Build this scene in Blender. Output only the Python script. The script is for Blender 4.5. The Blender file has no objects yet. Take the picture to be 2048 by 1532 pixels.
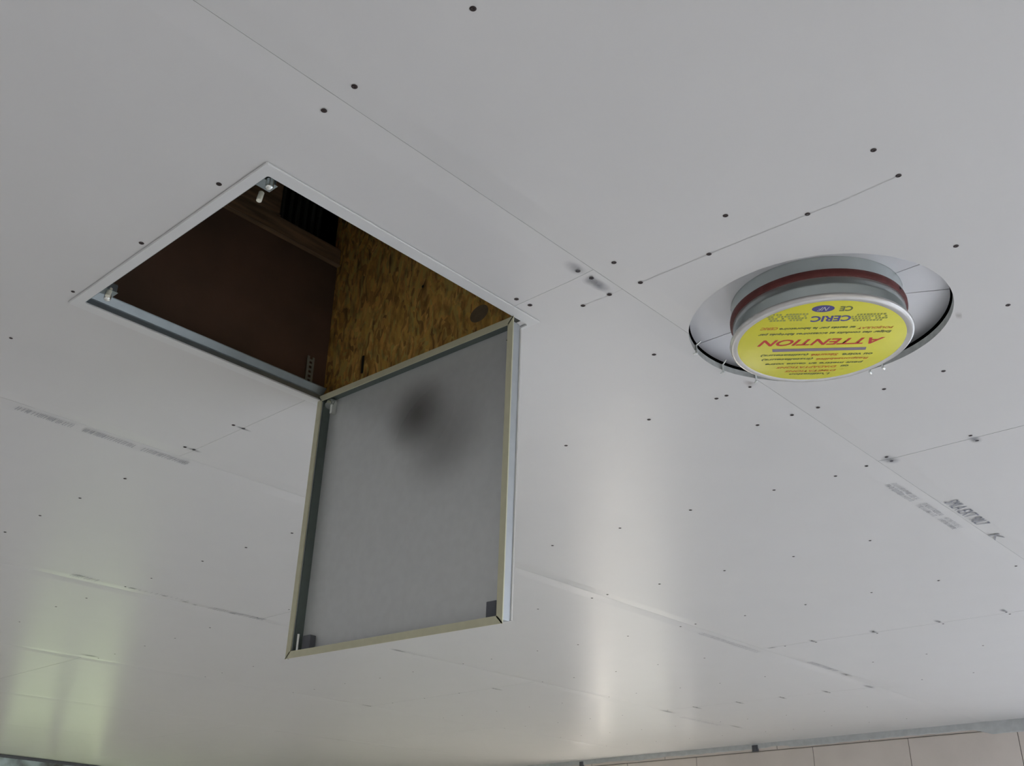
import bpy, bmesh, math, random
from mathutils import Vector, Matrix
random.seed(7)
SC = bpy.context.scene
COL = SC.collection

# ---------------------------------------------------------------- camera, world, exposure
S = 0.87           # metres per unit (unit = height of the ceiling above the camera)
ZC = 1.63          # camera height
F_PX, PITCH, ROLL, YAW = 2022.4, 0.46299, 0.017238, 0.829404
_f = Vector((math.cos(PITCH)*math.sin(YAW), math.cos(PITCH)*math.cos(YAW), math.sin(PITCH)))
_r = Vector((math.cos(YAW), -math.sin(YAW), 0)); _u = _r.cross(_f)
CR = math.cos(ROLL)*_r + math.sin(ROLL)*_u
CU = -math.sin(ROLL)*_r + math.cos(ROLL)*_u
cam = bpy.data.objects.new('camera', bpy.data.cameras.new('camera'))
COL.objects.link(cam)
m = Matrix((CR, CU, -_f)).transposed().to_4x4(); m.translation = (0, 0, ZC)
cam.matrix_world = m
cam.data.sensor_width = 36; cam.data.lens = 36*F_PX/2048; cam.data.clip_start = 0.02
SC.camera = cam
SC.view_settings.view_transform = 'Standard'; SC.view_settings.look = 'None'
SC.view_settings.gamma = 1; SC.view_settings.use_curve_mapping = False
SC.view_settings.exposure = 0.0

w = bpy.data.worlds.new('world'); SC.world = w; w.use_nodes = True
nt = w.node_tree; bg = nt.nodes['Background']
tc = nt.nodes.new('ShaderNodeTexCoord'); sx = nt.nodes.new('ShaderNodeSeparateXYZ')
cr = nt.nodes.new('ShaderNodeValToRGB')
nt.links.new(tc.outputs['Generated'], sx.inputs[0])
mr = nt.nodes.new('ShaderNodeMapRange'); mr.inputs[1].default_value = -1; mr.inputs[2].default_value = 1
nt.links.new(sx.outputs['Z'], mr.inputs[0]); nt.links.new(mr.outputs[0], cr.inputs[0])
cr.color_ramp.elements[0].position = 0.44; cr.color_ramp.elements[0].color = (0.062, 0.060, 0.054, 1)
cr.color_ramp.elements[1].position = 0.53; cr.color_ramp.elements[1].color = (1.0, 0.94, 0.895, 1)
nt.links.new(cr.outputs[0], bg.inputs['Color']); bg.inputs['Strength'].default_value = 20.3

def W(x, y, z=1.0):
    return Vector((x*S, y*S, ZC + z*S))
def ray(px, py):
    return _f + CR*((px-1024)/F_PX) - CU*((py-766)/F_PX)
def CP(px, py, z=1.0):
    d = ray(px, py); d = d*(z/d.z); return d.x, d.y
HC = ZC + S        # ceiling underside

# ---------------------------------------------------------------- materials
def mat(name, col, rough=0.6, metal=0.0, noise=0.0, nscale=20, ior=None, bump=0.0, bscale=200, col2=None, stretch=None, detail=4, spec=None):
    M = bpy.data.materials.new(name); M.use_nodes = True
    n = M.node_tree.nodes; l = M.node_tree.links; b = n['Principled BSDF']
    b.inputs['Roughness'].default_value = rough; b.inputs['Metallic'].default_value = metal
    if ior: b.inputs['IOR'].default_value = ior
    if spec is not None: b.inputs['Specular IOR Level'].default_value = spec
    b.inputs['Base Color'].default_value = (*col, 1)
    co = n.new('ShaderNodeTexCoord'); mp = n.new('ShaderNodeMapping'); l.new(co.outputs['Object'], mp.inputs[0])
    if stretch: mp.inputs['Scale'].default_value = stretch
    if noise or col2:
        t = n.new('ShaderNodeTexNoise'); t.inputs['Scale'].default_value = nscale; t.inputs['Detail'].default_value = detail
        l.new(mp.outputs[0], t.inputs['Vector'])
        r = n.new('ShaderNodeValToRGB'); l.new(t.outputs['Fac'], r.inputs[0])
        a = col; c2 = col2 if col2 else tuple(c*(1-noise) for c in col)
        r.color_ramp.elements[0].position = 0.35; r.color_ramp.elements[0].color = (*c2, 1)
        r.color_ramp.elements[1].position = 0.65; r.color_ramp.elements[1].color = (*a, 1)
        l.new(r.outputs[0], b.inputs['Base Color'])
    if bump:
        t2 = n.new('ShaderNodeTexNoise'); t2.inputs['Scale'].default_value = bscale; t2.inputs['Detail'].default_value = 3
        l.new(mp.outputs[0], t2.inputs['Vector'])
        bp = n.new('ShaderNodeBump'); bp.inputs['Strength'].default_value = bump; bp.inputs['Distance'].default_value = 0.001
        l.new(t2.outputs['Fac'], bp.inputs['Height']); l.new(bp.outputs[0], b.inputs['Normal'])
    return M
M = {}
M['board'] = mat('plasterboard_paper', (0.68, 0.675, 0.665), 0.29, noise=0.015, nscale=6, ior=1.38)
M['gyp'] = mat('gypsum_cut_edge', (0.52, 0.54, 0.52), 0.8, noise=0.2, nscale=80, bump=0.6, bscale=300)
M['screw'] = mat('black_phosphate_screw', (0.025, 0.012, 0.012), 0.5, noise=0.3, nscale=300)
M['white'] = mat('white_lacquered_metal', (0.72, 0.725, 0.72), 0.35, noise=0.03, nscale=15)
M['galv'] = mat('galvanised_steel', (0.36, 0.41, 0.43), 0.38, 0.85, noise=0.12, nscale=25)
M['duct'] = mat('galvanised_duct_sheet', (0.62, 0.68, 0.67), 0.30, 0.75, noise=0.10, nscale=14, stretch=(1, 1, 0.25))
M['cap'] = mat('bright_aluminium_rim', (0.66, 0.65, 0.63), 0.2, 0.55, noise=0.05, nscale=30)
M['doorpanel'] = mat('grey_zinc_panel', (0.62, 0.64, 0.635), 0.42, 0.35, noise=0.04, nscale=60)
M['lining'] = mat('dark_lining_and_shadow', (0.10, 0.125, 0.115), 0.5, 0.2, noise=0.05, nscale=60)  # also paints the shadow line under the top seal
M['doorside'] = mat('door_steel_edge', (0.42, 0.45, 0.47), 0.5, 0.3, noise=0.05, nscale=60)
M['cream'] = mat('cream_rubber_seal', (0.56, 0.55, 0.39), 0.6, noise=0.06, nscale=60)
M['gasket'] = mat('red_brown_gasket', (0.16, 0.04, 0.036), 0.55, noise=0.25, nscale=60)
M['plate'] = mat('pale_silver_sheet', (0.86, 0.865, 0.89), 0.33, 0.15, noise=0.05, nscale=9)
M['fibre'] = mat('dark_brown_hardboard', (0.135, 0.072, 0.044), 0.75, nscale=5, col2=(0.085, 0.050, 0.031), bump=0.3)
M['timber'] = mat('brown_timber', (0.27, 0.17, 0.095), 0.7, nscale=8, col2=(0.12, 0.08, 0.045), stretch=(1, 12, 12))
M['black'] = mat('black_ribbed_sheet', (0.012, 0.013, 0.012), 0.6, noise=0.3, nscale=10)
M['rib'] = mat('dark_rib', (0.085, 0.09, 0.08), 0.5, noise=0.2, nscale=20)
M['concrete'] = mat('floor_screed', (0.60, 0.59, 0.57), 0.8, noise=0.12, nscale=2, bump=0.2)
M['wall'] = mat('raw_wall', (0.66, 0.63, 0.60), 0.85, noise=0.1, nscale=3)
M['block'] = mat('beige_plaster_block', (0.66, 0.60, 0.55), 0.85, noise=0.06, nscale=5, bump=0.2)
M['mortar'] = mat('block_joint', (0.24, 0.22, 0.19), 0.9, noise=0.2, nscale=40)
M['compound'] = mat('grey_joint_compound', (0.52, 0.54, 0.54), 0.7, noise=0.12, nscale=25, bump=0.4, bscale=60)
M['clip'] = mat('dark_grey_clip', (0.10, 0.105, 0.12), 0.5, noise=0.1, nscale=60)
M['bright'] = mat('bright_zinc', (0.85, 0.88, 0.84), 0.25, 0.8, noise=0.05, nscale=60)
M['plastic'] = mat('ivory_plastic', (0.75, 0.74, 0.62), 0.4, noise=0.05, nscale=60)
M['yellow'] = mat('yellow_sticker', (0.78, 0.74, 0.04), 0.35, noise=0.04, nscale=20)
M['ink_red'] = mat('red_ink', (0.60, 0.035, 0.03), 0.45, noise=0.05, nscale=100)
M['ink_orange'] = mat('orange_ink', (0.62, 0.20, 0.02), 0.45, noise=0.05, nscale=100)
M['ink_blue'] = mat('blue_ink', (0.07, 0.06, 0.27), 0.45, noise=0.05, nscale=100)
M['ink_green'] = mat('dark_olive_ink', (0.16, 0.18, 0.05), 0.45, noise=0.05, nscale=100)
M['ink_olive'] = mat('olive_logo_ink', (0.36, 0.38, 0.07), 0.45, noise=0.1, nscale=100)
M['ink_mauve'] = mat('mauve_ink', (0.25, 0.20, 0.28), 0.45, noise=0.1, nscale=100)
M['ink_white'] = mat('pale_ink', (0.62, 0.62, 0.62), 0.45, noise=0.05, nscale=100)
M['print'] = mat('grey_print', (0.36, 0.365, 0.39), 0.5, noise=0.25, nscale=60)
M['printdark'] = mat('dark_print', (0.20, 0.21, 0.26), 0.5, noise=0.35, nscale=60)
M['pencil'] = mat('pencil_line', (0.57, 0.565, 0.55), 0.5, noise=0.15, nscale=30)
M['frame'] = mat('window_frame_paint', (0.6, 0.6, 0.58), 0.4, noise=0.03, nscale=20)

# OSB: stretched strands in ochre, rust and olive
def osb():
    Mx = bpy.data.materials.new('osb_strands'); Mx.use_nodes = True
    n = Mx.node_tree.nodes; l = Mx.node_tree.links; b = n['Principled BSDF']
    b.inputs['Roughness'].default_value = 0.6
    co = n.new('ShaderNodeTexCoord'); mp = n.new('ShaderNodeMapping'); l.new(co.outputs['Object'], mp.inputs[0])
    mp.inputs['Scale'].default_value = (1, 2.4, 1.0)
    dn = n.new('ShaderNodeTexNoise'); dn.inputs['Scale'].default_value = 9
    l.new(mp.outputs[0], dn.inputs['Vector'])
    mx = n.new('ShaderNodeMix'); mx.data_type = 'VECTOR'; mx.inputs[0].default_value = 0.25
    l.new(mp.outputs[0], mx.inputs[4]); l.new(dn.outputs['Color'], mx.inputs[5])
    v = n.new('ShaderNodeTexVoronoi'); v.inputs['Scale'].default_value = 50; l.new(mx.outputs[1], v.inputs['Vector'])
    sp = n.new('ShaderNodeSeparateColor'); l.new(v.outputs['Color'], sp.inputs[0])
    r = n.new('ShaderNodeValToRGB'); l.new(sp.outputs[0], r.inputs[0])
    e = r.color_ramp.elements
    e[0].position = 0.0; e[0].color = (0.25, 0.135, 0.035, 1)
    e[1].position = 1.0; e[1].color = (0.72, 0.45, 0.13, 1)
    for p, c in ((0.2, (0.50, 0.27, 0.06, 1)), (0.4, (0.60, 0.36, 0.08, 1)), (0.6, (0.48, 0.36, 0.10, 1)), (0.8, (0.64, 0.33, 0.08, 1))):
        k = r.color_ramp.elements.new(p); k.color = c
    t = n.new('ShaderNodeTexNoise'); t.inputs['Scale'].default_value = 30; t.inputs['Detail'].default_value = 6; l.new(mp.outputs[0], t.inputs['Vector'])
    r2 = n.new('ShaderNodeValToRGB'); l.new(t.outputs['Fac'], r2.inputs[0])
    r2.color_ramp.elements[0].position = 0.32; r2.color_ramp.elements[0].color = (0.35, 0.33, 0.3, 1)
    r2.color_ramp.elements[1].position = 0.55; r2.color_ramp.elements[1].color = (1, 1, 1, 1)
    mm = n.new('ShaderNodeMix'); mm.data_type = 'RGBA'; mm.blend_type = 'MULTIPLY'; mm.inputs[0].default_value = 0.8
    l.new(r.outputs[0], mm.inputs[6]); l.new(r2.outputs[0], mm.inputs[7]); l.new(mm.outputs[2], b.inputs['Base Color'])
    bp = n.new('ShaderNodeBump'); bp.inputs['Strength'].default_value = 0.5; bp.inputs['Distance'].default_value = 0.001
    l.new(sp.outputs[1], bp.inputs['Height']); l.new(bp.outputs[0], b.inputs['Normal'])
    return Mx
M['osb'] = osb()

def soft_mark_mat(name, col, strength=0.55, rough=True):
    Mx = bpy.data.materials.new(name); Mx.use_nodes = True
    n = Mx.node_tree.nodes; l = Mx.node_tree.links; b = n['Principled BSDF']
    b.inputs['Base Color'].default_value = (*col, 1); b.inputs['Roughness'].default_value = 0.4
    co = n.new('ShaderNodeTexCoord')
    # soft falloff towards the rim of the mark, broken up with noise
    gr = n.new('ShaderNodeVectorMath'); gr.operation = 'LENGTH'
    mp = n.new('ShaderNodeMapping'); mp.inputs['Location'].default_value = (-1, -1, 0); mp.inputs['Scale'].default_value = (2, 2, 0)
    l.new(co.outputs['Generated'], mp.inputs[0]); l.new(mp.outputs[0], gr.inputs[0])
    m1 = n.new('ShaderNodeMapRange'); m1.inputs[1].default_value = 0.15; m1.inputs[2].default_value = 1.0; m1.inputs[3].default_value = strength; m1.inputs[4].default_value = 0
    l.new(gr.outputs['Value'], m1.inputs[0])
    t = n.new('ShaderNodeTexNoise'); t.inputs['Scale'].default_value = 45; l.new(co.outputs['Object'], t.inputs['Vector'])
    m2 = n.new('ShaderNodeMath'); m2.operation = 'MULTIPLY'; l.new(m1.outputs[0], m2.inputs[0])
    m3 = n.new('ShaderNodeMapRange'); m3.inputs[1].default_value = 0.3; m3.inputs[2].default_value = 0.6; m3.inputs[3].default_value = 0.5 if rough else 1.0; m3.inputs[4].default_value = 1.0
    m1.interpolation_type = 'SMOOTHSTEP'; m1.inputs[1].default_value = 0.0
    l.new(t.outputs['Fac'], m3.inputs[0]); l.new(m3.outputs[0], m2.inputs[1]); l.new(m2.outputs[0], b.inputs['Alpha'])
    return Mx
M['smudge'] = soft_mark_mat('graphite_smudge', (0.12, 0.13, 0.17))
M['smudgelight'] = soft_mark_mat('faint_smudge', (0.22, 0.23, 0.27), 0.4)
M['smudgebrown'] = soft_mark_mat('brown_smudge', (0.3, 0.22, 0.18), 0.35)

def glass(name, tint):
    Mx = bpy.data.materials.new(name); Mx.use_nodes = True
    n = Mx.node_tree.nodes; l = Mx.node_tree.links
    for x in list(n): n.remove(x)
    o = n.new('ShaderNodeOutputMaterial'); mx = n.new('ShaderNodeMixShader'); t = n.new('ShaderNodeBsdfTransparent'); g = n.new('ShaderNodeBsdfGlossy')
    t.inputs[0].default_value = (*tint, 1); g.inputs['Roughness'].default_value = 0.02; mx.inputs[0].default_value = 0.06
    l.new(t.outputs[0], mx.inputs[1]); l.new(g.outputs[0], mx.inputs[2]); l.new(mx.outputs[0], o.inputs[0])
    return Mx
M['glass_clear'] = glass('clear_pane', (0.95, 0.95, 0.93))
M['glass_green'] = glass('green_tinted_pane', (0.66, 0.74, 0.60))
M['glass_blue'] = glass('added_blue_tint_pane', (0.84, 0.90, 1.0))  # tint added to cool the light on the right

# ---------------------------------------------------------------- helpers
ORI = {}
def obj(name, bm, material, parent=None, origin=None, smooth=False):
    """bm holds world coordinates; the object gets an origin of its own when top level."""
    me = bpy.data.meshes.new(name)
    if parent is not None: o0 = ORI[parent.name]
    else:
        if origin is None:
            vs = [v.co for v in bm.verts]
            origin = Vector((sum(v.x for v in vs)/len(vs), sum(v.y for v in vs)/len(vs), min(v.z for v in vs)))
        o0 = Vector(origin)
    bmesh.ops.translate(bm, verts=bm.verts, vec=-o0)
    bmesh.ops.recalc_face_normals(bm, faces=bm.faces)
    bm.to_mesh(me); bm.free()
    if smooth:
        for p in me.polygons: p.use_smooth = True
        me.set_sharp_from_angle(angle=math.radians(35))
    me.materials.append(material)
    o = bpy.data.objects.new(name, me); COL.objects.link(o)
    if parent is not None: o.parent = parent
    else: o.location = o0
    ORI[o.name] = o0
    return o
def empty(name, loc):
    o = bpy.data.objects.new(name, None); COL.objects.link(o); o.location = loc; ORI[o.name] = Vector(loc)
    o.empty_display_size = 0.1
    return o
def tag(o, label=None, cat=None, group=None, kind=None):
    for k, v in (('label', label), ('category', cat), ('group', group), ('kind', kind)):
        if v: o[k] = v
    return o
def NB(): return bmesh.new()
def hexa(bm, P):
    """P: 8 points, bottom ring 0-3, top ring 4-7"""
    v = [bm.verts.new(p) for p in P]
    for f in ((0, 1, 2, 3), (4, 5, 6, 7), (0, 1, 5, 4), (1, 2, 6, 5), (2, 3, 7, 6), (3, 0, 4, 7)):
        bm.faces.new([v[i] for i in f])
    return bm
def box(bm, x0, x1, y0, y1, z0, z1, T=None):
    P = [(x0, y0, z0), (x1, y0, z0), (x1, y1, z0), (x0, y1, z0), (x0, y0, z1), (x1, y0, z1), (x1, y1, z1), (x0, y1, z1)]
    return hexa(bm, [(T(*p) if T else Vector(p)) for p in P])
def bev(bm, w=0.001, seg=1):
    bmesh.ops.remove_doubles(bm, verts=bm.verts, dist=1e-6)
    bmesh.ops.bevel(bm, geom=list(bm.edges), offset=w, segments=seg, affect='EDGES', clamp_overlap=True)
    return bm
def lathe(bm, c, prof, n=64, a0=0.0, a1=2*math.pi):
    """prof: (radius, z) metres, closed ring round vertical axis at c"""
    full = abs(a1-a0-2*math.pi) < 1e-6
    rings = []
    for k in range(n if full else n+1):
        a = a0+(a1-a0)*k/n
        rings.append([bm.verts.new((c[0]+r*math.cos(a), c[1]+r*math.sin(a), z)) for r, z in prof])
    for k in range(n):
        A = rings[k]; B = rings[(k+1) % len(rings)]
        for i in range(len(prof)-1):
            bm.faces.new((A[i], B[i], B[i+1], A[i+1]))
    return bm
def cyl(bm, p, d, r, L, n=12):
    d = Vector(d).normalized(); q = d.to_track_quat('Z', 'Y').to_matrix().to_4x4(); q.translation = Vector(p)+d*L/2
    bmesh.ops.create_cone(bm, cap_ends=True, segments=n, radius1=r, radius2=r, depth=L, matrix=q)
    return bm

# ---------------------------------------------------------------- ceiling boards
BT = 0.0125/S      # board thickness in units
XW = lambda y: 7.041 + (y-2.075)*0.0771      # wall_right line
YW = lambda x: 9.82 + (x-4.03)*0.19          # wall_left line
ceiling = empty('ceiling', (2.5, 3.5, HC)); tag(ceiling, 'white plasterboard ceiling with screwed boards and open seams', None, kind='structure')

HX, HY, HR = 1.675, 0.7225, 0.2497           # round hole
NX0, NX1, NY0, NY1 = 0.672, 1.285, 1.140, 1.757   # rectangular cut-out for the hatch
G = 0.00035
def arc(a0, a1, n=48):
    return [(HX+HR*math.cos(a0+(a1-a0)*k/n), HY+HR*math.sin(a0+(a1-a0)*k/n)) for k in range(n+1)]
def board(poly, y0, y1, taper=(True, True)):
    bm = NB()
    vs = [bm.verts.new((x, y, 0)) for x, y in poly]
    bm.faces.new(vs)
    tw, td = 0.052, 0.0022
    for yy in (y0+tw, y1-tw):
        g = list(bm.verts)+list(bm.edges)+list(bm.faces)
        bmesh.ops.bisect_plane(bm, geom=g, plane_co=(0, yy, 0), plane_no=(0, 1, 0), dist=1e-7)
    bot = list(bm.faces)
    ext = bmesh.ops.extrude_face_region(bm, geom=bot)
    up = [g for g in ext['geom'] if isinstance(g, bmesh.types.BMVert)]
    upset = set(up)
    for v in bm.verts:
        y = v.co.y
        if v in upset: v.co.z = BT; continue
        d = min(y-y0 if taper[0] else 9, y1-y if taper[1] else 9)
        v.co.z = td*max(0.0, 1-d/tw)
    for v in bm.verts: v.co = W(v.co.x, v.co.y, 1+v.co.z)
    bmesh.ops.triangulate(bm, faces=[f for f in bm.faces if len(f.verts) > 4])
    o = obj('plasterboard', bm, M['board'], ceiling)
    o.data.materials.append(M['gyp'])
    for p in o.data.polygons:
        if abs(p.normal.z) < 0.5: p.material_index = 1
    return o
rows = [-4.60, -3.214, -1.83, -0.448, 0.936, 2.312, 3.690, 5.07, 6.45, 7.83, 9.21, 10.6]
joints = {3: [-0.57, 2.43, 5.43], 4: [-1.76, 1.235, 4.250], 5: [-0.55, 2.45, 5.47], 6: [-1.76, 1.235, 4.255], 7: [-0.62, 2.37, 5.4],
          8: [-1.76, 1.2, 4.25], 9: [-0.6, 2.4, 5.4], 10: [1.2, 4.2], 0: [-1.7, 1.3, 4.3], 1: [-0.5, 2.5, 5.5], 2: [-1.7, 1.3, 4.3]}
for i in range(11):
    y0, y1 = rows[i]+G, rows[i+1]-G
    xs = [-3.0]+joints[i]
    for k, xa in enumerate(xs):
        ga = 0.0009 if k and abs(xs[k]-1.235) > .01 else G
        gb = 0.0009 if k+1 < len(xs) and abs(xs[k+1]-1.235) > .01 else G
        x_raw = xa; xa += ga
        if k+1 < len(xs):
            xb0 = xb1 = xs[k+1]-gb
        else:
            xb0 = XW(y0)+0.02; xb1 = XW(y1)+0.02
        ya, yb = y0, y1
        if i == 10: yb = 10.2 if False else y1
        if i == 3 and k == 1:      # arc notch on the upper side
            s = math.asin((y1-HY)/HR)
            poly = [(xa, ya), (xb0, ya), (xb1, yb)] + arc(s, math.pi-s-2*math.pi, 90) + [(xa, yb)]
        elif i == 4 and k == 1+0 and False: pass
        elif i == 4 and abs(x_raw+1.76) < 1e-6:
            poly = [(xa, ya), (xb0, ya), (xb0, NY0), (NX0, NY0), (NX0, NY1), (xb0, NY1), (xb0, yb), (xa, yb)]
        elif i == 4 and abs(x_raw-1.235) < 1e-6:
            s = math.asin((y0-HY)/HR)
            poly = [(xa, ya)] + arc(math.pi-s, s, 30) + [(xb0, ya), (xb1, yb), (xa, yb), (xa, NY1), (NX1, NY1), (NX1, NY0), (xa, NY0)]
        else:
            poly = [(xa, ya), (xb0, ya), (xb1, yb), (xa, yb)]
        board(poly, y0, y1)

# ---------------------------------------------------------------- screws
def screw_mesh():
    bm = NB()
    r = 0.0041
    n = 12
    ring = [bm.verts.new((r*math.cos(2*math.pi*k/n), r*math.sin(2*math.pi*k/n), 0)) for k in range(n)]
    ring2 = [bm.verts.new((0.62*r*math.cos(2*math.pi*k/n), 0.62*r*math.sin(2*math.pi*k/n), -0.0006)) for k in range(n)]
    cen = bm.verts.new((0, 0, 0.0004))
    for k in range(n):
        bm.faces.new((ring[k], ring[(k+1) % n], ring2[(k+1) % n], ring2[k]))
        bm.faces.new((ring2[k], ring2[(k+1) % n], cen))
    bmesh.ops.recalc_face_normals(bm, faces=bm.faces)
    me = bpy.data.meshes.new('screw'); bm.to_mesh(me); bm.free(); me.materials.append(M['screw']); return me
SM = screw_mesh()
SCREWS = []
def screw(x, y, s=1.0):
    o = bpy.data.objects.new('screw', SM); COL.objects.link(o); o.parent = ceiling
    o.location = W(x, y, 1) + Vector((0, 0, -0.0004)) - ORI['ceiling']; o.rotation_euler.z = random.random()*3; o.scale = (s, s, 1)
    SCREWS.append((x, y))
scr_px = [(438,368),(283,486),(146,583),(946,17),(709,173),(648,221),(1747,300),(1797,351),(1451,431),(1418,508),(1228,525),(1156,542),(1183,556),(1281,565),(1219,589),(1166,611),(1033,598),(1060,610),(1308,709),(1615,428),(1912,492),(2016,610),(1887,742),(1132,891),(1298,839),(1433,797),(1453,791),(1515,850),(1381,1020),(1240,1056),(1105,1091),(1449,1141),(1768,778),(1636,815),(1584,830),(1733,932),(1671,952),(1548,980),(1740,1081),(1587,1113),(2032,1132),(1319,1168),(1215,1189),(1184,1196),(1076,1218),(1361,1253),(1391,1248),(1490,1231),(1256,1272),(1156,1289),(1409,1316),(1232,1343),(1148,1355),(1877,1161),(1743,1185),(1611,1209),(1570,1292),(250,957),(160,996),(80,1031),(10,1064),(22,676),(492,1095),(584,1066),(405,1122),(173,1196),(112,1213),(420,1255),
          (467,850),(487,857),(370,894),(388,899),(1773,914),(1783,922),(1941,871),(1954,881),(1500,774),(1746,1324),(1853,1308),(1966,1291),(1844,1359),(1947,1345),(1530,1353)]
for p in scr_px:
    x, y = CP(*p)
    far = max(0, math.hypot(x, y)-2.5)
    screw(x, y, (0.8 if p in ((1500, 774), (22, 676), (146, 583)) else 1.0))
# pairs on the far board joint and the regular grid beyond the measured ones
for px, py in ((2007,1221),(1875,1242),(1746,1263),(1626,1282)):
    x, y = CP(px, py)
    screw(4.232, y); screw(4.272, y)
for px, py in ((1394,1415),(1479,1405),(1565,1395),(1652,1383)):
    x, y = CP(px, py)
    screw(5.452, y, 0.9); screw(5.49, y, 0.9)
for px, py in ((994,1378),(922,1387),(847,1396),(787,1406),(734,1411)):
    x, y = CP(px, py)
    screw(4.255, y, 0.9)
furr = [1.22, 1.82, 2.43, 3.045, 3.655, 4.265, 4.87, 5.47, 6.07, 6.65]
yg = [2.63, 2.9, 3.16, 3.44, 3.64, 3.74, 4.0, 4.27, 4.55, 4.83, 5.02]
for x in furr:
    for y in yg:
        if all(math.hypot(x-a, (y-b)) > 0.13 for a, b in SCREWS):
            screw(x+random.uniform(-.008, .008), y+random.uniform(-.015, .015), 0.8)

# ---------------------------------------------------------------- hatch
def bar(x0, x1, y0, y1, z0, z1, bw=0.0):
    bm = NB(); box(bm, x0, x1, y0, y1, z0, z1, W)
    if bw: bev(bm, bw)
    return bm
hatch = empty('access_hatch', W(0.97, 1.45, 1.0))
tag(hatch, 'square ceiling access hatch hanging open with white frame and grey-backed door', 'hatch')
ix0, ix1, iy0, iy1 = 0.683, 1.262, 1.154, 1.745
ox0, ox1, oy0, oy1 = 0.661, 1.311, 1.127, 1.773
lz0, lz1 = 0.9965, 1.0
bm = NB()
lx1 = 1.300
oo = [(ox0, oy0), (ox1, oy0), (ox1, oy1), (ox0, oy1)]
ii = [(ix0, iy0), (lx1, iy0), (lx1, iy1), (ix0, iy1)]
rg_ = [[bm.verts.new(W(x, y, z)) for x, y in pts] for pts, z in ((oo, lz1), (oo, lz0), (ii, lz0), (ii, lz1))]
for a in range(4):
    for k in range(4):
        bm.faces.new((rg_[a][k], rg_[a][(k+1) % 4], rg_[(a+1) % 4][(k+1) % 4], rg_[(a+1) % 4][k]))
bev(bm, 0.0013, 3)
tag(obj('frame_lip', bm, M['white'], hatch, smooth=True), 'white lacquered frame lip round the opening')
# steel upstand inside the opening: recessed lower web, sloping upper bead
def upstand(a, b, nrm):
    bm = NB()
    prof = [(0.000, 0.9975), (0.006, 0.9985), (0.006, 1.0125), (0.0035, 1.014), (-0.007, 1.026), (-0.0075, 1.028), (0.010, 1.030), (0.010, 0.999)]
    A = [W(a[0]+nrm[0]*o, a[1]+nrm[1]*o, z) for o, z in prof]; B = [W(b[0]+nrm[0]*o, b[1]+nrm[1]*o, z) for o, z in prof]
    va = [bm.verts.new(p) for p in A]; vb = [bm.verts.new(p) for p in B]
    n = len(prof)
    for k in range(n): bm.faces.new((va[k], va[(k+1) % n], vb[(k+1) % n], vb[k]))
    bm.faces.new(va); bm.faces.new(vb[::-1])
    return bm
for a, b, nn in (((ix0, iy1), (ix1, iy1), (0, 1)), ((ix0, iy0), (ix1, iy0), (0, -1)), ((ix0, iy0), (ix0, iy1), (-1, 0))):
    tag(obj('steel_channel', upstand(a, b, nn), M['galv'], hatch, smooth=False), 'galvanised steel channel lining the opening')

# catches in the two near corners of the frame
def catch(x, y, dx, dy):
    bm = NB(); box(bm, x-0.012, x+0.012, y-0.010, y+0.010, 1.012, 1.030, W); bev(bm, 0.0015)
    c = obj('catch', bm, M['galv'], hatch)
    bm = NB(); cyl(bm, W(x+dx, y+dy, 0.998), (0.2, 0.1, 1), 0.0042, 0.018, 14); bev(bm, 0.0008)
    obj('catch_pin', bm, M['plastic'], c)
    bm = NB(); cyl(bm, W(x-dx*0.5, y-dy*0.5, 1.002), (0, 0, 1), 0.006, 0.01, 12)
    bmesh.ops.create_icosphere(bm, subdivisions=2, radius=0.0062, matrix=Matrix.Translation(W(x-dx*0.5, y-dy*0.5, 1.002)))
    obj('catch_roller', bm, M['bright'], c, smooth=True)
catch(0.706, 1.193, 0.006, 0.027)
catch(0.704, 1.700, -0.004, -0.008)

# door: hangs from the hinge edge, turned a little in its own plane
DX = 1.255; HZ = 0.999; YC = 1.45; TH = math.radians(1.35)
def D(x, y, z):
    dy, dz = y-YC, z-HZ
    return W(DX+x, YC+dy*math.cos(TH)-dz*math.sin(TH), HZ+dy*math.sin(TH)+dz*math.cos(TH))
dy0, dy1, dz0, dz1 = 1.149, 1.753, 0.408, 1.000
dd = 0.034
bm = NB()       # tray: back sheet and four side walls
for (a, b, c, d, e, f) in ((0.030, dd, dy0+0.0125, dy1-0.0105, dz0+0.0105, dz1), (0.004, dd-0.004, dy0+0.0112, dy0+0.0128, dz0+0.009, dz1), (0.004, dd-0.004, dy1-0.0115, dy1-0.009, dz0+0.009, dz1),
                           (0.004, dd-0.004, dy0+0.0115, dy1-0.0115, dz0+0.009, dz0+0.0115), (0.004, dd-0.004, dy0+0.0115, dy1-0.0115, dz1-0.004, dz1)):
    box(bm, a, b, c, d, e, f, D)
door = tag(obj('hatch_door', bm, M['doorside'], hatch), 'open hatch door hanging straight down')
bm = NB(); box(bm, 0.0262, 0.0298, dy0+0.0130, dy1-0.012, dz0+0.012, dz1-0.0045, D)
tag(obj('back_panel', bm, M['doorpanel'], door), 'grey zinc back panel')
bm = NB(); box(bm, 0.0342, dd+0.0035, dy0+0.0092, dy1-0.005, dz0+0.010, dz1-0.006, D); bev(bm, 0.0012)
tag(obj('outer_face', bm, M['white'], door), 'white outer face of the door')
sw = 0.0115
y0, y1, z0, z1 = dy0, dy1, dz0, dz1
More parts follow.
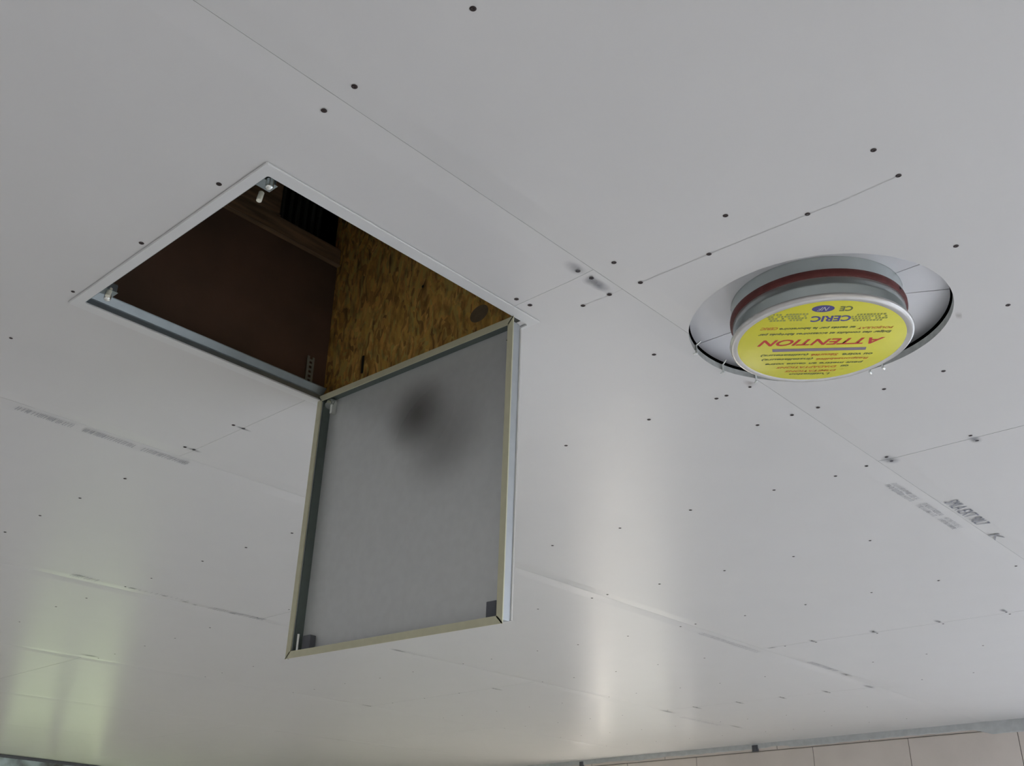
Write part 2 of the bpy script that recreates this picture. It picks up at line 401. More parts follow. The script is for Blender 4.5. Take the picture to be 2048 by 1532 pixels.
for P in ([(y0, z0), (y1, z0), (y1-sw, z0+sw), (y0+sw, z0+sw)], [(y1, z0), (y1, z1), (y1-sw, z1-sw), (y1-sw, z0+sw)],
          [(y1, z1), (y0, z1), (y0+sw, z1-sw), (y1-sw, z1-sw)], [(y0, z1), (y0, z0), (y0+sw, z0+sw), (y0+sw, z1-sw)]):
    bm = NB(); hexa(bm, [D(-0.001, a, b) for a, b in P]+[D(0.0042, a, b) for a, b in P]); bev(bm, 0.0012, 2)
    tag(obj('seal_strip', bm, M['cream'], door), 'cream seal strip')
def blot(cx, cy, ru, rv, st, nm):  # flat blot, darkest at its centre and fading to the rim
    d = ray(cx, cy); x0 = DX+(0.0258 if nm == 'blot_dark' else 0.0252); d = d*(x0/d.x)
    M[nm] = soft_mark_mat(nm, (0.07, 0.06, 0.052), st, False)
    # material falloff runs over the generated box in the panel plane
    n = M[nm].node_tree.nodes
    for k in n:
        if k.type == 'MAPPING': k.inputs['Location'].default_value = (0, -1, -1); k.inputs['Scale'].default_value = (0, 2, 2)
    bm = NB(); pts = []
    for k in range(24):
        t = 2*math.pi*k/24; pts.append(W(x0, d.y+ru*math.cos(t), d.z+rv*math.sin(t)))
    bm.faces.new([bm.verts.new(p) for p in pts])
    return tag(obj('blot', bm, M[nm], door), 'soft dark blot on the panel')
blot(832, 828, 0.115, 0.100, 0.50, 'blot_dark')
blot(885, 880, 0.150, 0.135, 0.26, 'blot_faint')
# dark far-left lining of the tray; top strip stands for a shadow line
bm = NB(); box(bm, 0.005, 0.0260, dy1-0.0135, dy1-0.0118, dz0+0.012, dz1-0.006, D); box(bm, 0.0045, 0.0260, dy0+0.012, dy1-0.0118, dz1-0.0062, dz1-0.0042, D)
tag(obj('lining_and_shadow_strip', bm, M['lining'], door), 'dark inner side of the tray, with a dark strip for the shadow line at its top')
# latches at the lower corners, hinges at the upper ones
for yy, s in ((1.706, 1), (1.186, -1)):
    bm = NB(); box(bm, 0.010, 0.026, yy-0.012, yy+0.012, 0.4205, 0.452, D); bev(bm, 0.001)
    la = tag(obj('latch', bm, M['clip'], door), 'dark latch block')
for yy in (1.722,):
    bm = NB(); cyl(bm, D(0.004, yy+0.002, 0.4205), (0, 0, 1), 0.0022, 0.030, 10)
    tag(obj('latch_pin', bm, M['bright'], door), 'bright latch pin')
bm = NB(); cyl(bm, D(0.015, 1.727, 0.975), (0.4, 0, 1), 0.011, 0.012, 20)
box(bm, 0.012, 0.024, 1.715, 1.722, 0.955, 0.985, D)
tag(obj('hinge', bm, M['bright'], door), 'bright round hinge end')
bm = NB(); box(bm, 0.006, 0.024, 1.163, 1.170, 0.958, 0.985, D); bev(bm, 0.001)
tag(obj('hinge', bm, M['clip'], door), 'dark hinge tongue')

# ---------------------------------------------------------------- roof void seen through the hatch
XO, YB = 1.302, 1.802; ZT = 1.86
bm = NB(); box(bm, XO, XO+0.02, 1.02, YB+0.02, 1.031, 1.80, W)
osbp = tag(obj('osb_panel', bm, M['osb']), 'upright golden-brown strand board inside the hatch opening', 'panel')
bm = NB(); 
a = CP(727, 712, 1.0); 
def onx(px, py, X):
    d = ray(px, py); d = d*(X/d.x); return d
q0, q1 = onx(727, 712, XO-0.001), onx(729, 744, XO-0.001)
box(bm, XO-0.0025, XO-0.0003, q0.y-0.003, q0.y+0.003, min(q0.z, q1.z), max(q0.z, q1.z), W)
tag(obj('dark_slot', bm, M['black'], osbp), 'dark upright slot mark in the strand board')
q0 = onx(846, 573, XO-0.001)
bm = NB(); cyl(bm, W(XO-0.0012, q0.y, q0.z), (-1, 0, 0), 0.003, 0.0006, 12)
tag(obj('nail_head', bm, M['black'], osbp))
q0 = onx(958, 627, XO-0.001)
bm = NB()
bmesh.ops.create_circle(bm, cap_ends=True, segments=28, radius=0.021, matrix=Matrix.Translation(W(XO-0.0006, q0.y, q0.z)) @ Matrix.Rotation(math.pi/2, 4, 'Y') @ Matrix.Diagonal((0.8, 1.1, 1, 1)))
M['knot'] = mat('grey_knot', (0.17, 0.125, 0.07), 0.7, noise=0.2, nscale=60)
tag(obj('knot', bm, M['knot'], osbp), 'round greyish patch on the strand board')

bm = NB(); box(bm, 0.56, XO-0.001, YB, YB+0.02, 1.031, 1.405, W)
tag(obj('brown_panel', bm, M['fibre']), 'dark reddish-brown board on the far side of the hatch opening', 'panel')
bm = NB(); box(bm, 0.56, XO-0.001, YB-0.012, YB+0.03, 1.406, 1.455, W); bev(bm, 0.002)
tag(obj('timber_ledger', bm, M['timber']), 'lighter brown level timber above the brown board in the hatch', 'timber')
bm = NB(); box(bm, 0.90, 1.108, YB-0.012, YB+0.03, 1.456, 1.795, W); bev(bm, 0.002)
tag(obj('timber_stud', bm, M['timber']), 'brown upright timber standing on the ledger inside the hatch', 'timber')
rib = empty('ribbed_sheet', W(1.2, 1.92, 1.456))
tag(rib, 'black ribbed sheet deep in the hatch behind the timbers', 'sheet')
bm = NB(); box(bm, 0.56, XO+0.02, 1.93, 1.94, 1.02, ZT, W); obj('backing', bm, M['black'], rib)
for k in range(9):
    x = 1.115+k*0.024
    bm = NB(); box(bm, x, x+0.010, 1.915, 1.93, 1.44, 1.80, W); bev(bm, 0.002); obj('rib', bm, M['rib'], rib)
bm = NB(); box(bm, 0.56, 0.58, 1.02, YB, 1.031, 1.80, W)
tag(obj('side_board', bm, M['fibre']), 'brown board closing the near left side of the hatch shaft', 'panel')
bm = NB(); box(bm, 0.58, XO, 1.02, 1.04, 1.031, 1.80, W)
tag(obj('side_board', bm, M['fibre']), 'brown board closing the near right side of the hatch shaft', 'panel')
# perforated strap
dq = ray(618, 752); dq = dq*((YB-0.010)/dq.y)
bm = NB()
for k in range(7):
    z = 1.040+0.012*k
    for xa, xb in ((-0.010, -0.004), (0.004, 0.010)): box(bm, dq.x+xa, dq.x+xb, YB-0.011, YB-0.009, z, z+0.012, W)
    box(bm, dq.x-0.004, dq.x+0.004, YB-0.011, YB-0.009, z, z+0.005, W)
M['strap'] = mat('dull_zinc_strap', (0.33, 0.34, 0.30), 0.5, 0.5, noise=0.1, nscale=60)
tag(obj('perforated_strap', bm, M['strap']), 'short perforated metal strap against the brown board in the hatch', 'strap')

# ---------------------------------------------------------------- flue duct through the round hole
CX, CY = 1.80*math.cos(0.4064), 1.80*math.sin(0.4064)
C = W(CX, CY, 0.95)
zz = lambda u: ZC+u*S
flue = empty('flue_duct', C); tag(flue, 'round galvanised duct end with red-brown band and yellow warning sticker', 'duct')
rt = 0.162*S
bm = NB(); lathe(bm, C, [(rt-0.001, zz(0.957)), (rt, zz(0.957)), (rt, zz(0.978)), (rt+0.0004, zz(0.980)), (rt, zz(0.982)), (rt, zz(1.33)), (rt-0.001, zz(1.33))], 96)
tag(obj('duct_tube', bm, M['duct'], flue, smooth=True), 'galvanised sheet steel tube')
bm = NB(); rg = rt+0.0008
lathe(bm, C, [(rg-0.001, zz(0.994)), (rg+0.0022, zz(0.9945)), (rg+0.0032, zz(0.998)), (rg+0.0032, zz(1.004)), (rg+0.0022, zz(1.0085)), (rg-0.001, zz(1.009))], 96)
gk = tag(obj('gasket_band', bm, M['gasket'], flue, smooth=True), 'red-brown gasket band')
a = CP(1791, 580, 1.001)
bm = NB(); av = Vector((a[0]-CX, a[1]-CY, 0)).normalized()
cyl(bm, W(CX, CY, 1.001)+av*(rg+0.0030), av, 0.0022, 0.001, 10); obj('band_hole', bm, M['black'], gk)
rc = 0.171*S
bm = NB()
rr = 0.0052
pr = [(rt+0.0003, zz(0.9575)), (rc-0.0045, zz(0.9572))]
for k in range(9):
    t = math.radians(90-k*22.5)
    pr.append((rc-rr+rr*math.cos(t), zz(0.951)+rr*math.sin(t)))
pr += [(rc-0.0125, zz(0.9460)), (rc-0.0150, zz(0.9475)), (rc-0.0155, zz(0.950)), (rt-0.02, zz(0.9505))]
lathe(bm, C, pr, 120)
tag(obj('end_cap_rim', bm, M['cap'], flue, smooth=True), 'bright rolled metal rim of the end cap')
# sticker disc
zl = zz(0.9462); rl = rc-0.0122
bm = NB(); lathe(bm, C, [(0.0001, zl), (rl-0.0006, zl), (rl, zl+0.0004), (rl, zl+0.001), (0.0001, zl+0.001)], 96)
lab = tag(obj('warning_sticker', bm, M['yellow'], flue, smooth=True), 'yellow round warning sticker with red and blue writing')
ul = 0.9462
pa = CP(1765, 681, ul); pb = CP(1518, 688, ul)
ex = Vector((pb[0]-pa[0], pb[1]-pa[1], 0)).normalized(); ey = Vector((0, 0, -1)).cross(ex)   # e_x x e_y points down at the reader
def LP(px, py):     # image point -> sticker coordinates (u, v) in metres
    a = CP(px, py, ul); d = Vector(((a[0]-CX)*S, (a[1]-CY)*S, 0)); return d.dot(ex), d.dot(ey)
dg = None
def text_mesh(body, shear=0.0, bold=0.0):
    cu = bpy.data.curves.new('lettering', 'FONT'); cu.body = body; cu.size = 1; cu.shear = shear; cu.offset = bold
    cu.resolution_u = 3
    o = bpy.data.objects.new('tmp', cu); COL.objects.link(o)
    bpy.context.view_layer.update()
    me = bpy.data.meshes.new_from_object(o.evaluated_get(bpy.context.evaluated_depsgraph_get()))
    bpy.data.objects.remove(o); return me
def place_text(body, origin, vx, vy, width, height, material, parent, name='lettering', shear=0.0, bold=0.0, lift=0.0003, down=Vector((0, 0, -1))):
    """fit the text in width x height (m) with its lower left corner at origin, plane vx, vy"""
    me = text_mesh(body, shear, bold)
    xs = [v.co.x for v in me.vertices]; ys = [v.co.y for v in me.vertices]
    x0, x1, y0, y1 = min(xs), max(xs), min(ys), max(ys)
    bm = NB(); bm.from_mesh(me); bpy.data.meshes.remove(me)
    for v in bm.verts:
        v.co = origin + vx*((v.co.x-x0)/(x1-x0)*width) + vy*((v.co.y-y0)/(y1-y0)*height) + down*lift
    return obj(name, bm, material, parent)
OL = Vector((C.x, C.y, zl))
def sticker(body, pstart, pend, hpx, material, shear=0.25, bold=0.03):
    """pstart/pend: image points at the middle height of the first / last letter; hpx = (m) letter height"""
    u0, v0 = LP(*pstart); u1, v1 = LP(*pend)
    v = (v0+v1)/2
    return place_text(body, OL + ex*u0 + ey*(v-hpx/2), ex, ey, u1-u0, hpx, material, lab, shear=shear, bold=bold)
def Z1(X, Y):     # coordinates in the 5.39x zoom of the sticker
    return 1460+X/5.389, 570+Y/5.389
sticker("ATTENTION", Z1(1655, 600), Z1(300, 625), 0.0215, M['ink_red'], 0.35, 0.02)
sticker("Exiger des conduits et accessoires fabriqu\u00e9s par", Z1(1735, 505), Z1(305, 528), 0.0095, M['ink_green'])
sticker("POUJOULAT", Z1(1760, 450), Z1(1375, 458), 0.0085, M['ink_orange'])
sticker("et test\u00e9s par le laboratoire", Z1(1350, 457), Z1(535, 465), 0.0092, M['ink_green'])
sticker("CERIC", Z1(515, 470), Z1(325, 474), 0.0085, M['ink_orange'])
sticker("CERIC", Z1(1305, 350), Z1(870, 372), 0.0185, M['ink_blue'], 0.0, 0.03)
sticker("CE", Z1(1325, 252), Z1(1185, 254), 0.0150, M['ink_green'], 0.0)
sticker("ou votre", Z1(1535, 738), Z1(1210, 745), 0.0078, M['ink_green'])
sticker("S\u00e9curit\u00e9", Z1(1165, 748), Z1(870, 752), 0.0082, M['ink_orange'])
sticker("(utilisateurs)", Z1(845, 748), Z1(330, 760), 0.0085, M['ink_green'])
sticker("Responsabilit\u00e9", Z1(1490, 785), Z1(925, 792), 0.0082, M['ink_orange'])
sticker("(installateurs)", Z1(895, 792), Z1(340, 805), 0.0085, M['ink_green'])
sticker("peut mettre en cause votre", Z1(1430, 830), Z1(380, 848), 0.0080, M['ink_green'])
sticker("D'ADAPTATIONS", Z1(1145, 880), Z1(500, 888), 0.0072, M['ink_orange'])
sticker("ou", Z1(1275, 868), Z1(1190, 866), 0.0060, M['ink_green'])
sticker("D'IMITATIONS", Z1(1140, 920), Z1(590, 928), 0.0068, M['ink_orange'])
sticker("L'utilisation", Z1(1075, 953), Z1(635, 962), 0.0070, M['ink_green'])
def flat_poly(pts, material, name, z=0.0002):
    bm = NB(); bm.faces.new([bm.verts.new(OL+ex*u+ey*v+Vector((0, 0, -z))) for u, v in pts]); 
    r = bmesh.ops.extrude_face_region(bm, geom=list(bm.faces))
    bmesh.ops.translate(bm, verts=[g for g in r['geom'] if isinstance(g, bmesh.types.BMVert)], vec=(0, 0, 0.0002))
    return obj(name, bm, material, lab)
p = [LP(*Z1(*q)) for q in ((1470, 668), (455, 692), (458, 722), (1460, 697))]
flat_poly(p, M['ink_mauve'], 'printed_bar')
u, v = LP(*Z1(1005, 255))
flat_poly([(u+0.0175*math.cos(t*math.pi/16), v+0.0105*math.sin(t*math.pi/16)) for t in range(32)], M['ink_blue'], 'oval_emblem')
place_text("NF", OL+ex*(u-0.009)+ey*(v-0.006), ex, ey, 0.018, 0.012, M['ink_white'], lab, shear=0.4, lift=0.0006)
# two dim olive line emblems left and right of the centre name
def emblem(cx, cy, cols, flip):
    u, v = LP(*Z1(cx, cy)); bm = NB()
    for r_ in range(4):
        for c_ in range(cols):
            if random.random() < 0.12: continue
            uu = u+(c_-(cols-1)/2)*0.0052+(0.002 if r_ % 2 else 0); vv = v+(r_-1.5)*0.0062
            if (c_ == cols-1 and r_ in (3,)) or (c_ == 0 and r_ == 3): continue
            a = random.uniform(0.0014, 0.0022)
            P4 = [(uu-a, vv-0.0024), (uu+a, vv-0.0024), (uu+a, vv+0.0024), (uu-a, vv+0.0024)]
            o = [bm.verts.new(OL+ex*x+ey*y+Vector((0, 0, -0.0003))) for x, y in P4]; bm.faces.new(o)
            i = [(uu-a*.5, vv-0.0014), (uu+a*.5, vv-0.0014), (uu+a*.5, vv+0.0014), (uu-a*.5, vv+0.0014)]
    return tag(obj('logo_pattern', bm, M['ink_olive'], lab), 'dim olive emblem of small strokes')
emblem(1510, 345, 11, 1); emblem(625, 350, 12, 0)

# ---------------------------------------------------------------- silver plate behind the hole, in pieces cut along the seams seen
zp = 1.037
PX, PY, PRR = 1.7040, 0.7352, 0.2506
plate = empty('collar_plate', W(PX, PY, zp))
tag(plate, 'pale silver sheet collar around the duct inside the round ceiling hole', 'plate')
def plate_piece(a0, a1, n=40):
    bm = NB(); pts = []
    for k in range(n+1):
        a = a0+(a1-a0)*k/n; pts.append((math.cos(a), math.sin(a)))
    rin = 0.1623
    top = []; 
    for (z) in (zp, zp+0.004):
        inn = [bm.verts.new(W(CX+rin*c, CY+rin*s, z)) for c, s in pts]
        out = []
        for c, s in pts:      # outer rim circle centred on PX, PY
            ox, oy = CX-PX, CY-PY; b = ox*c+oy*s; q = -b+math.sqrt(b*b-(ox*ox+oy*oy-PRR**2))
            out.append(bm.verts.new(W(CX+q*c, CY+q*s, z)))
        top.append((inn, out))
    (i0, o0), (i1, o1) = top
    for k in range(n):
        bm.faces.new((i0[k], i0[k+1], o0[k+1], o0[k])); bm.faces.new((i1[k], i1[k+1], o1[k+1], o1[k]))
        bm.faces.new((i0[k], i0[k+1], i1[k+1], i1[k])); bm.faces.new((o0[k], o0[k+1], o1[k+1], o1[k]))
    bm.faces.new((i0[0], o0[0], o1[0], i1[0])); bm.faces.new((i0[n], o0[n], o1[n], i1[n]))
    return obj('plate_piece', bm, M['plate'], plate)
angs = []
for p in ((1850, 583), (1430, 676), (1800, 543)):
    a = CP(*p, zp); angs.append(math.atan2(a[1]-CY, a[0]-CX))
aR, aL, aU = angs
g = 0.006
def norm(a): return a % (2*math.pi)
cuts = sorted(norm(a) for a in (aR, aL, aU))
for k in range(3):
    a0 = cuts[k]+g; a1 = (cuts[(k+1) % 3] if k < 2 else cuts[0]+2*math.pi)-g
    plate_piece(a0, a1, 48)
# little spring clips hooked over the rim of the hole
def clip(px, py, L=0.016):
    x, y = CP(px, py, 1.0)
    d = Vector((x-HX, y-HY, 0)).normalized(); x, y = HX+d.x*(HR-0.003), HY+d.y*(HR-0.003)
    bm = NB(); p = W(x, y, 1.010)
    cyl(bm, p+Vector((0, 0, 0.002)), (0, 0, -1), 0.0022, L, 8)
    cyl(bm, p+Vector((0, 0, 0.002-L)), (d.x, d.y, -0.2), 0.0018, 0.006, 8)
    cyl(bm, p+Vector((0, 0, 0.001)), (-d.x, -d.y, 0.8), 0.0014, 0.012, 8)
    bmesh.ops.create_icosphere(bm, subdivisions=1, radius=0.0026, matrix=Matrix.Translation(p+Vector((0, 0, 0.002-L))))
    return obj('spring_clip', bm, M['bright'], plate, smooth=True)
for q in ((1397, 700), (1455, 735), (1512, 757), (1742, 741), (1765, 730)): clip(*q)

# ---------------------------------------------------------------- printing, pencil lines, stains on the boards
DN = Vector((0, 0, -1))
def strip(p, q, wd, material, name, lift=0.0006):
    """thin mark between plan points p, q (units), width wd metres"""
    a, b = W(*p), W(*q); d = (b-a).normalized(); nrm = Vector((-d.y, d.x, 0))*wd/2
    bm = NB(); bm.faces.new([bm.verts.new(x+DN*lift) for x in (a-nrm, b-nrm, b+nrm, a+nrm)])
    return obj(name, bm, material, ceiling)
for P, Q, wd in ((CP(1222, 588), CP(1246, 577), 0.0010), (CP(1170, 609), CP(1217, 591), 0.0010), (CP(1285, 563), CP(1416, 509), 0.0010), (CP(1422, 506), CP(1700, 395), 0.0010), (CP(1705, 392), CP(1792, 354), 0.0008)):
    strip(P, Q, wd, M['pencil'], 'pencil_line')
def smudge(pts, material, lift=0.0009):
    bm = NB(); bm.faces.new([bm.verts.new(W(*CP(*p))+DN*lift) for p in pts]); return obj('smudge', bm, material, ceiling)
smudge([(1122, 522), (1150, 518), (1180, 545), (1160, 556), (1130, 540)], M['smudgelight'])
smudge([(1160, 558), (1185, 545), (1232, 578), (1222, 588), (1180, 574)], M['smudge'])
smudge([(1160, 556), (1178, 547), (1200, 558), (1190, 570), (1170, 570)], M['smudge'])
def dash(px, py, L, wd, material=None, ang=None):
    x, y = CP(px, py); 
    a, b = (x-L/2, y), (x+L/2, y)
    bm = NB(); c1, c2 = W(*a), W(*b); n = Vector((0, 1, 0))*wd/2
    pts = []
    for k in range(16):
        t = 2*math.pi*k/16; pts.append((c1+c2)/2+Vector((L*S/2*math.cos(t), wd/2*math.sin(t), 0))+DN*0.001)
    bm.faces.new([bm.verts.new(p) for p in pts]); return obj('smudge', bm, material or M['smudge'], ceiling)
for px, py, L, wd in ((1781, 919, 0.12, 0.050), (1950, 878, 0.10, 0.035), (487, 857, 0.09, 0.014), (387, 899, 0.09, 0.018), (2007, 1221, .13, .03), (1875, 1242, .13, .03), (1746, 1263, .13, .03), (1626, 1282, .15, .03),
                      (1394, 1415, .22, .03), (1479, 1405, .22, .03), (1565, 1395, .2, .03), (1652, 1383, .22, .03), (1738, 1373, .26, .04), (1692, 1349, .25, .04), (1335, 1423, .35, .04), (1472, 1453, .35, .03), (180, 1311, .2, .04),
                      (797, 1301, .2, .03), (734, 1411, .2, .03), (994, 1378, .2, .03), (160, 1151, .10, .02), (265, 1176, .06, .02), (370, 1203, .08, .02), (390, 1209, .05, .02), (465, 1226, .10, .03), (328, 1191, .05, .02)):
    dash(px, py, L*0.62, wd*0.9)
strip(CP(1532, 1297), CP(1556, 1293), 0.02, M['smudge'], 'smudge', 0.001)
smudge([(1910, 625), (1922, 618), (1924, 636), (1913, 642)], M['smudgebrown'])
smudge([(1484, 758), (1520, 766), (1510, 774), (1486, 768)], M['smudgebrown'])
# printed lettering along the board edges
vx = Vector((1, 0, 0)); 
def board_text(body, x0, x1, yc, h, material, shear=0.0, flip=False):
    # reader looks up: x to the right, y "down"
    o = W(x0, yc, 1) + Vector((0, h/2, 0))
    return place_text(body, o, Vector((1, 0, 0)), Vector((0, -1, 0)), (x1-x0)*S, h, material, ceiling, name='printed_lettering', shear=shear, lift=0.0012)
board_text("SMLA", 2.835, 2.92, 0.905, 0.034, M['printdark'])
board_text("EXT", 2.935, 3.005, 0.905, 0.034, M['printdark'])
board_text("90L7", 3.02, 3.10, 0.905, 0.034, M['printdark'])
board_text("K", 3.215, 3.28, 0.918, 0.028, M['print'], 0.0)
def strokes(x0, x1, yc, h, material, rows=1, dens=0.006, gap=()):
    """illegible dot-matrix print: rows of small strokes"""
    bm = NB()
    for r_ in range(rows):
        yy = yc*S+(r_-(rows-1)/2)*(h/rows)*1.05
        x = x0*S
        while x < x1*S:
            t = (x/S-x0)/(x1-x0)
            if not any(a < t < b for a, b in gap):
                hh = h/rows*0.85
                k = random.random()
                seg = [(0, -hh/2, 0.0012, hh)] if k < .35 else [(0, -hh/2, 0.0012, hh), (0.0012, random.choice((-hh/2, 0, hh/2-0.0015)), 0.0026, 0.0015)]
                if k > .7: seg.append((0.0038, -hh/2, 0.0012, hh))
                for dx, dy, a, b in seg:
                    vs = [bm.verts.new(Vector((x+dx+i*a, yy+dy+j*b, HC-0.0012))) for i, j in ((0, 0), (1, 0), (1, 1), (0, 1))]; bm.faces.new(vs)
            x += random.uniform(dens*0.8, dens*1.2)
    return tag(obj('printed_marks', bm, material, ceiling), 'faint illegible factory print', kind='stuff')
strokes(2.60, 3.09, 0.978, 0.030, M['print'], 2, 0.007, ((0.33, 0.42), (0.68, 0.74)))
strokes(0.815, 1.275, 2.335, 0.026, M['print'], 1, 0.0065, ((0.30, 0.36), (0.66, 0.70)))
strokes(3.80, 4.30, 2.352, 0.028, M['print'], 2, 0.0075)
strokes(4.65, 4.92, 2.275, 0.030, M['printdark'], 1, 0.0075)
strokes(2.20, 2.47, 3.655, 0.035, M['printdark'], 1, 0.009, ((0.3, 0.4),))
strokes(1.60, 1.70, 3.63, 0.035, M['print'], 1, 0.009)
strokes(1.83, 2.10, 3.63, 0.020, M['print'], 1, 0.02)
strokes(5.75, 6.20, 3.735, 0.040, M['printdark'], 1, 0.012)
strokes(4.6, 5.8, 6.49, 0.04, M['printdark'], 1, 0.022, ((0.2, 0.3), (0.75, 0.82)))

# ---------------------------------------------------------------- room shell
ZF = -1.63/S      # floor in units
ZT = 1.86         # roof deck
def wall(name, A, B, out, openings, z0, z1, material, t=0.22, label=None):
    """A, B plan points (units); out = outward unit normal; openings (s0, s1, za, zb) with s along A->B"""
    A = Vector((*A, 0)); B = Vector((*B, 0)); L = (B-A).length; d = (B-A)/L; o = Vector((*out, 0))
    def T(s, q, z): p = A+d*s+o*q; return W(p.x, p.y, z)
    bm = NB(); tt = t/S
    cuts = sorted({0, L}|{a for op in openings for a in op[:2]})
    for a, b in zip(cuts[:-1], cuts[1:]):
        op = [q for q in openings if q[0] <= a+1e-6 and q[1] >= b-1e-6]
        if op:
            _, _, za, zb = op[0]
            if za > z0+1e-4: box(bm, a, b, 0, tt, z0, za, T)
            zb < z1 and box(bm, a, b, 0, tt, zb, z1, T)
        else: box(bm, a, b, 0, tt, z0, z1, T)
    ob = obj(name, bm, material); tag(ob, label, None, kind='structure'); return ob, T
def window(name, T, s0, s1, z0, z1, gm, mull=(), trans=(), label=None, fw=0.05, bar=0.045):
    e = empty(name, T((s0+s1)/2, 0.08, z0)); tag(e, label, None, kind='structure')
    qa, qb = 0.06, 0.12
    for a, b, c, d in ((s0, s1, z0, z0+fw), (s0, s1, z1-fw, z1), (s0, s0+fw, z0+fw, z1-fw), (s1-fw, s1, z0+fw, z1-fw)):
        bm = NB(); box(bm, a, b, qa, qb, c, d, T); obj('frame_rail', bm, M['frame'], e)
    for mu in mull:
        bm = NB(); box(bm, mu-bar, mu+bar, qa, qb, z0+fw, z1-fw, T); obj('mullion', bm, M['frame'], e)
    for tr in trans:
        bm = NB(); box(bm, s0+fw, s1-fw, qa+0.005, qb-0.005, tr-0.03, tr+0.03, T); obj('transom', bm, M['frame'], e)
    bm = NB(); box(bm, s0+fw, s1-fw, 0.088, 0.092, z0+fw, z1-fw, T); obj('pane', bm, gm, e)
    # light portal in the opening
    c = T((s0+s1)/2, 0.19, (z0+z1)/2); p0 = T(s0, 0.19, z0); p1 = T(s1, 0.19, z0); pin = T((s0+s1)/2, 0.0, (z0+z1)/2)
    ld = bpy.data.lights.new(name+'_portal', 'AREA'); ld.shape = 'RECTANGLE'; ld.size = (p1-p0).length; ld.size_y = (z1-z0)*S
    ld.cycles.is_portal = True
    lo = bpy.data.objects.new(name+'_portal', ld); COL.objects.link(lo)
    zax = (c-pin).normalized(); xax = (p1-p0).normalized(); yax = zax.cross(xax)
    mm = Matrix((xax, yax, zax)).transposed().to_4x4(); mm.translation = c; lo.matrix_world = mm
XL, YN = -2.6, -4.0
cr_ = (XW(10.5), YW(XW(10.5)))
wd = Vector((0.0771, 1, 0)).normalized()
# wall_right: from (XW(YN), YN) to the far corner
AR = (XW(YN), YN); yc_ = 10.75; BR = (XW(yc_), yc_)
outR = (wd.y, -wd.x)
sR = lambda y: (y-YN)*math.sqrt(1+0.0771**2)
opR = [(sR(-3.4), sR(1.3), -1.2, 0.74), (sR(4.80), sR(5.72), ZF, 0.755)]
wr, TR = wall('wall_right', AR, BR, outR, opR, ZF, 0.62, M['wall'], label='far right wall of raw blocks below the ceiling')
window('window_1', TR, *opR[0], M['glass_blue'], mull=(sR(-0.8),), label='wide window in the right wall')
window('door_1', TR, *opR[1], M['glass_clear'], label='tall glazed door in the right wall', fw=0.04)
# courses of blocks at the top of the wall
def block(sa, sb, za, zb, dep=0.0):
    bm = NB(); g = 0.0025
    box(bm, sa+g, sb-g, dep, 0.22/S, za+g, zb-g, TR); bev(bm, 0.002); return obj('wall_block', bm, M['block'], wr)
j1 = [0, 1.2, 2.4, 3.6, 4.8, sR(1.40), sR(2.11), sR(2.83), sR(3.555), sR(4.59), sR(5.3), sR(6.05), sR(6.8), sR(7.6), sR(8.4), sR(9.2), sR(10.74)]
over = lambda a, b: any(b > o[0]-0.02 and a < o[1]+0.02 for o in opR)
for a, b in zip(j1[:-1], j1[1:]): block(a, b, 0.757 if over(a, b) else 0.622, 0.944, random.uniform(0.0, 0.003))
j2 = [0, 1.5, 3.0, 4.5, sR(1.6), sR(2.34), sR(3.11), sR(3.85), sR(4.9), sR(5.7), sR(6.5), sR(7.4), sR(8.3), sR(9.2), sR(10.74)]
for a, b in zip(j2[:-1], j2[1:]): block(a, b, 0.944, 1.03, random.uniform(0.0, 0.004))
bm = NB(); box(bm, 0, sR(10.74), 0.006, 0.24/S, 0.757, ZT, TR)
for a, b in zip(j1[:-1], j1[1:]):
    if not over(a, b): box(bm, a, b, 0.006, 0.24/S, 0.62, 0.757, TR)
obj('mortar_core', bm, M['mortar'], wr)
# ragged band of jointing compound under the ceiling
def band(T, s0, s1, f, n, dep, parent, material, name='jointing_compound'):
    bm = NB(); rows_ = []
    for k in range(n+1):
        s = s0+(s1-s0)*k/n; zb = f(s)
        rows_.append([bm.verts.new(T(s, q, z)) for q, z in ((-dep, 1.001), (-dep, zb+0.004), (-dep*0.4, zb), (0.004, zb), (0.004, 1.001))])
    for k in range(n):
        for i in range(4): bm.faces.new((rows_[k][i], rows_[k+1][i], rows_[k+1][i+1], rows_[k][i+1]))
    bm.faces.new(rows_[0]); bm.faces.new(rows_[-1][::-1])
    return obj(name, bm, material, parent)
from mathutils import noise as mn
def fR(s):
    y = s/math.sqrt(1+0.0771**2)+YN
    z = 0.956+0.012*mn.noise((y*3, 0, 0))+0.004*mn.noise((y*14, 3, 0))
    if y < 2.26: z = 0.922+0.006*mn.noise((y*4, 1, 0))
    elif y < 2.36: z = 0.922+(y-2.26)/0.10*0.030
    if y > 3.75: z += 0.008+0.006*mn.noise((y*9, 0, 2))
    return z
tag(band(TR, sR(-3.5), sR(10.3), fR, 700, 0.006, wr, M['compound']), 'ragged grey band of jointing compound')
for y_, s_ in ((4.034, 0.026), (5.81, 0.022)):
    bm = NB(); box(bm, sR(y_)-s_, sR(y_)+s_, -0.012, 0.004, 0.945, 0.990, TR); bev(bm, 0.002)
    box(bm, sR(y_)-s_*0.6, sR(y_)+s_*0.6, -0.016, -0.011, 0.955, 0.978, TR)
    tag(obj('wall_clip', bm, M['clip'], wr), 'small dark grey clip under the ceiling')
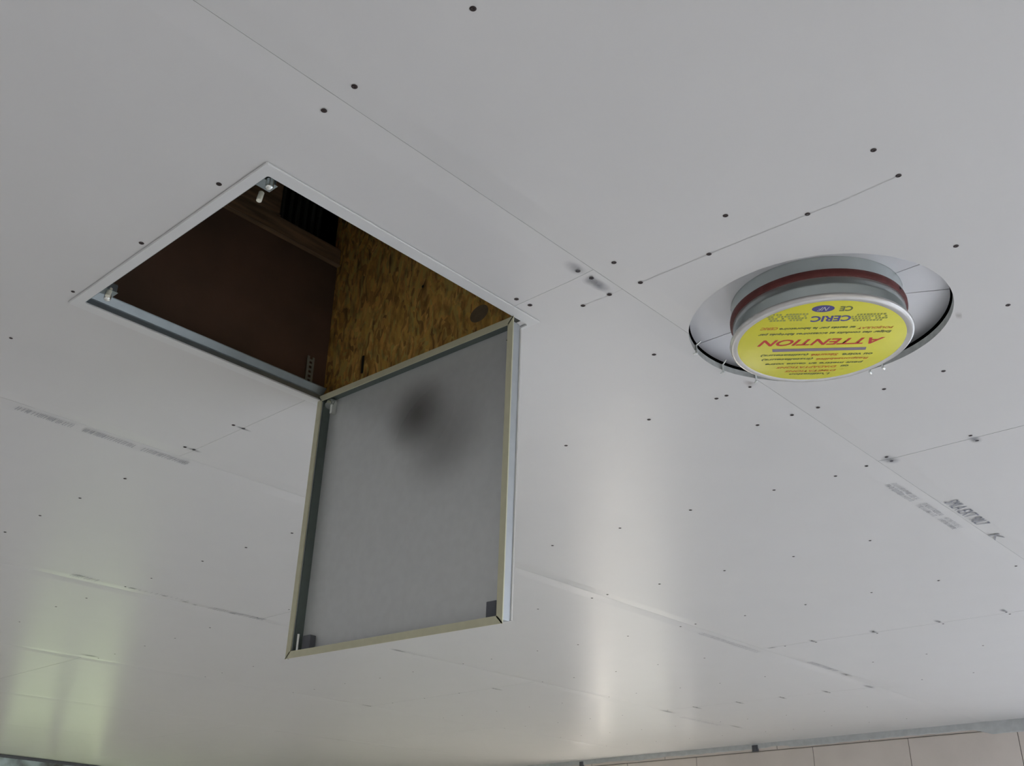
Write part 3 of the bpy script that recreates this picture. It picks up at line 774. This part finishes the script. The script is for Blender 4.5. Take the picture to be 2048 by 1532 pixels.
# thin crack where ceiling meets wall near the seam
AL = (XL-0.2, YW(XL-0.2)); BL = (7.9, YW(7.9)); ld_ = Vector((1, 0.19, 0)).normalized(); outL = (-ld_.y, ld_.x)
sL = lambda x: (x-AL[0])*math.sqrt(1+0.19**2)
opL = [(sL(4.00), sL(5.16), -1.10, 0.845)]
wl, TL = wall('wall_left', AL, BL, outL, opL, ZF, ZT, M['wall'], label='far left wall with pale patches under the ceiling')
window('window_2', TL, *opL[0], M['glass_green'], mull=(sL(4.575),), trans=(-0.22,), label='two-light window in the far left wall', bar=0.05)
def fL(s): return 0.962+0.03*mn.noise((s*2.2, 5, 0))
M['patch'] = mat('pale_blue_patch', (0.50, 0.60, 0.62), 0.6, col2=(0.10, 0.10, 0.09), nscale=5)
tag(band(TL, sL(2.5), sL(6.5), lambda s: 0.90+0.02*mn.noise((s*3, 5, 0)), 160, 0.010, wl, M['patch']), 'pale blue-white patches under the ceiling')
bm = NB(); box(bm, sL(-2.6), sL(6.9), -0.03, 0.0, 0.974, 0.998, TL); obj('edge_channel', bm, M['clip'], wl)
# remaining walls behind the camera with unseen windows added to light the ceiling
wb, TB = wall('wall_back', (XL, YN), (XL, AL[1]+0.4), (-1, 0), [(0.6, 1.8, -0.95, 0.6)], ZF, ZT, M['wall'], label='wall behind the camera')
window('added_window_3', TB, 0.6, 1.8, -0.95, 0.6, M['glass_clear'], mull=(1.2,), label='unseen window added behind the camera for overall light')
wf, TF = wall('wall_front', (XL-0.3, YN), (7.2, YN), (0, -1), [(3.9, 5.0, -0.95, 0.7), (6.2, 9.7, -1.2, 0.88)], ZF, ZT, M['wall'], label='near right side wall')
window('added_window_4', TF, 3.9, 5.0, -0.95, 0.7, M['glass_clear'], mull=(4.45,), label='unseen window added in the near side wall for light')
window('added_window_5', TF, 6.2, 9.7, -1.2, 0.88, M['glass_blue'], mull=(7.95,), label='second unseen window added in the near side wall to brighten the far end')
bm = NB(); box(bm, XL-0.3, 8.2, YN-0.3, 11.2, ZF-0.1, ZF, W); tag(obj('floor', bm, M['concrete']), 'bare screed floor', None, kind='structure')
bm = NB(); box(bm, XL-0.3, 8.2, YN-0.3, 11.2, ZT, ZT+0.1, W); tag(obj('added_roof_deck_1', bm, M['black']), 'unseen dark roof deck added above the ceiling void', None, kind='structure')  # unseen deck added to keep sky light out of the void
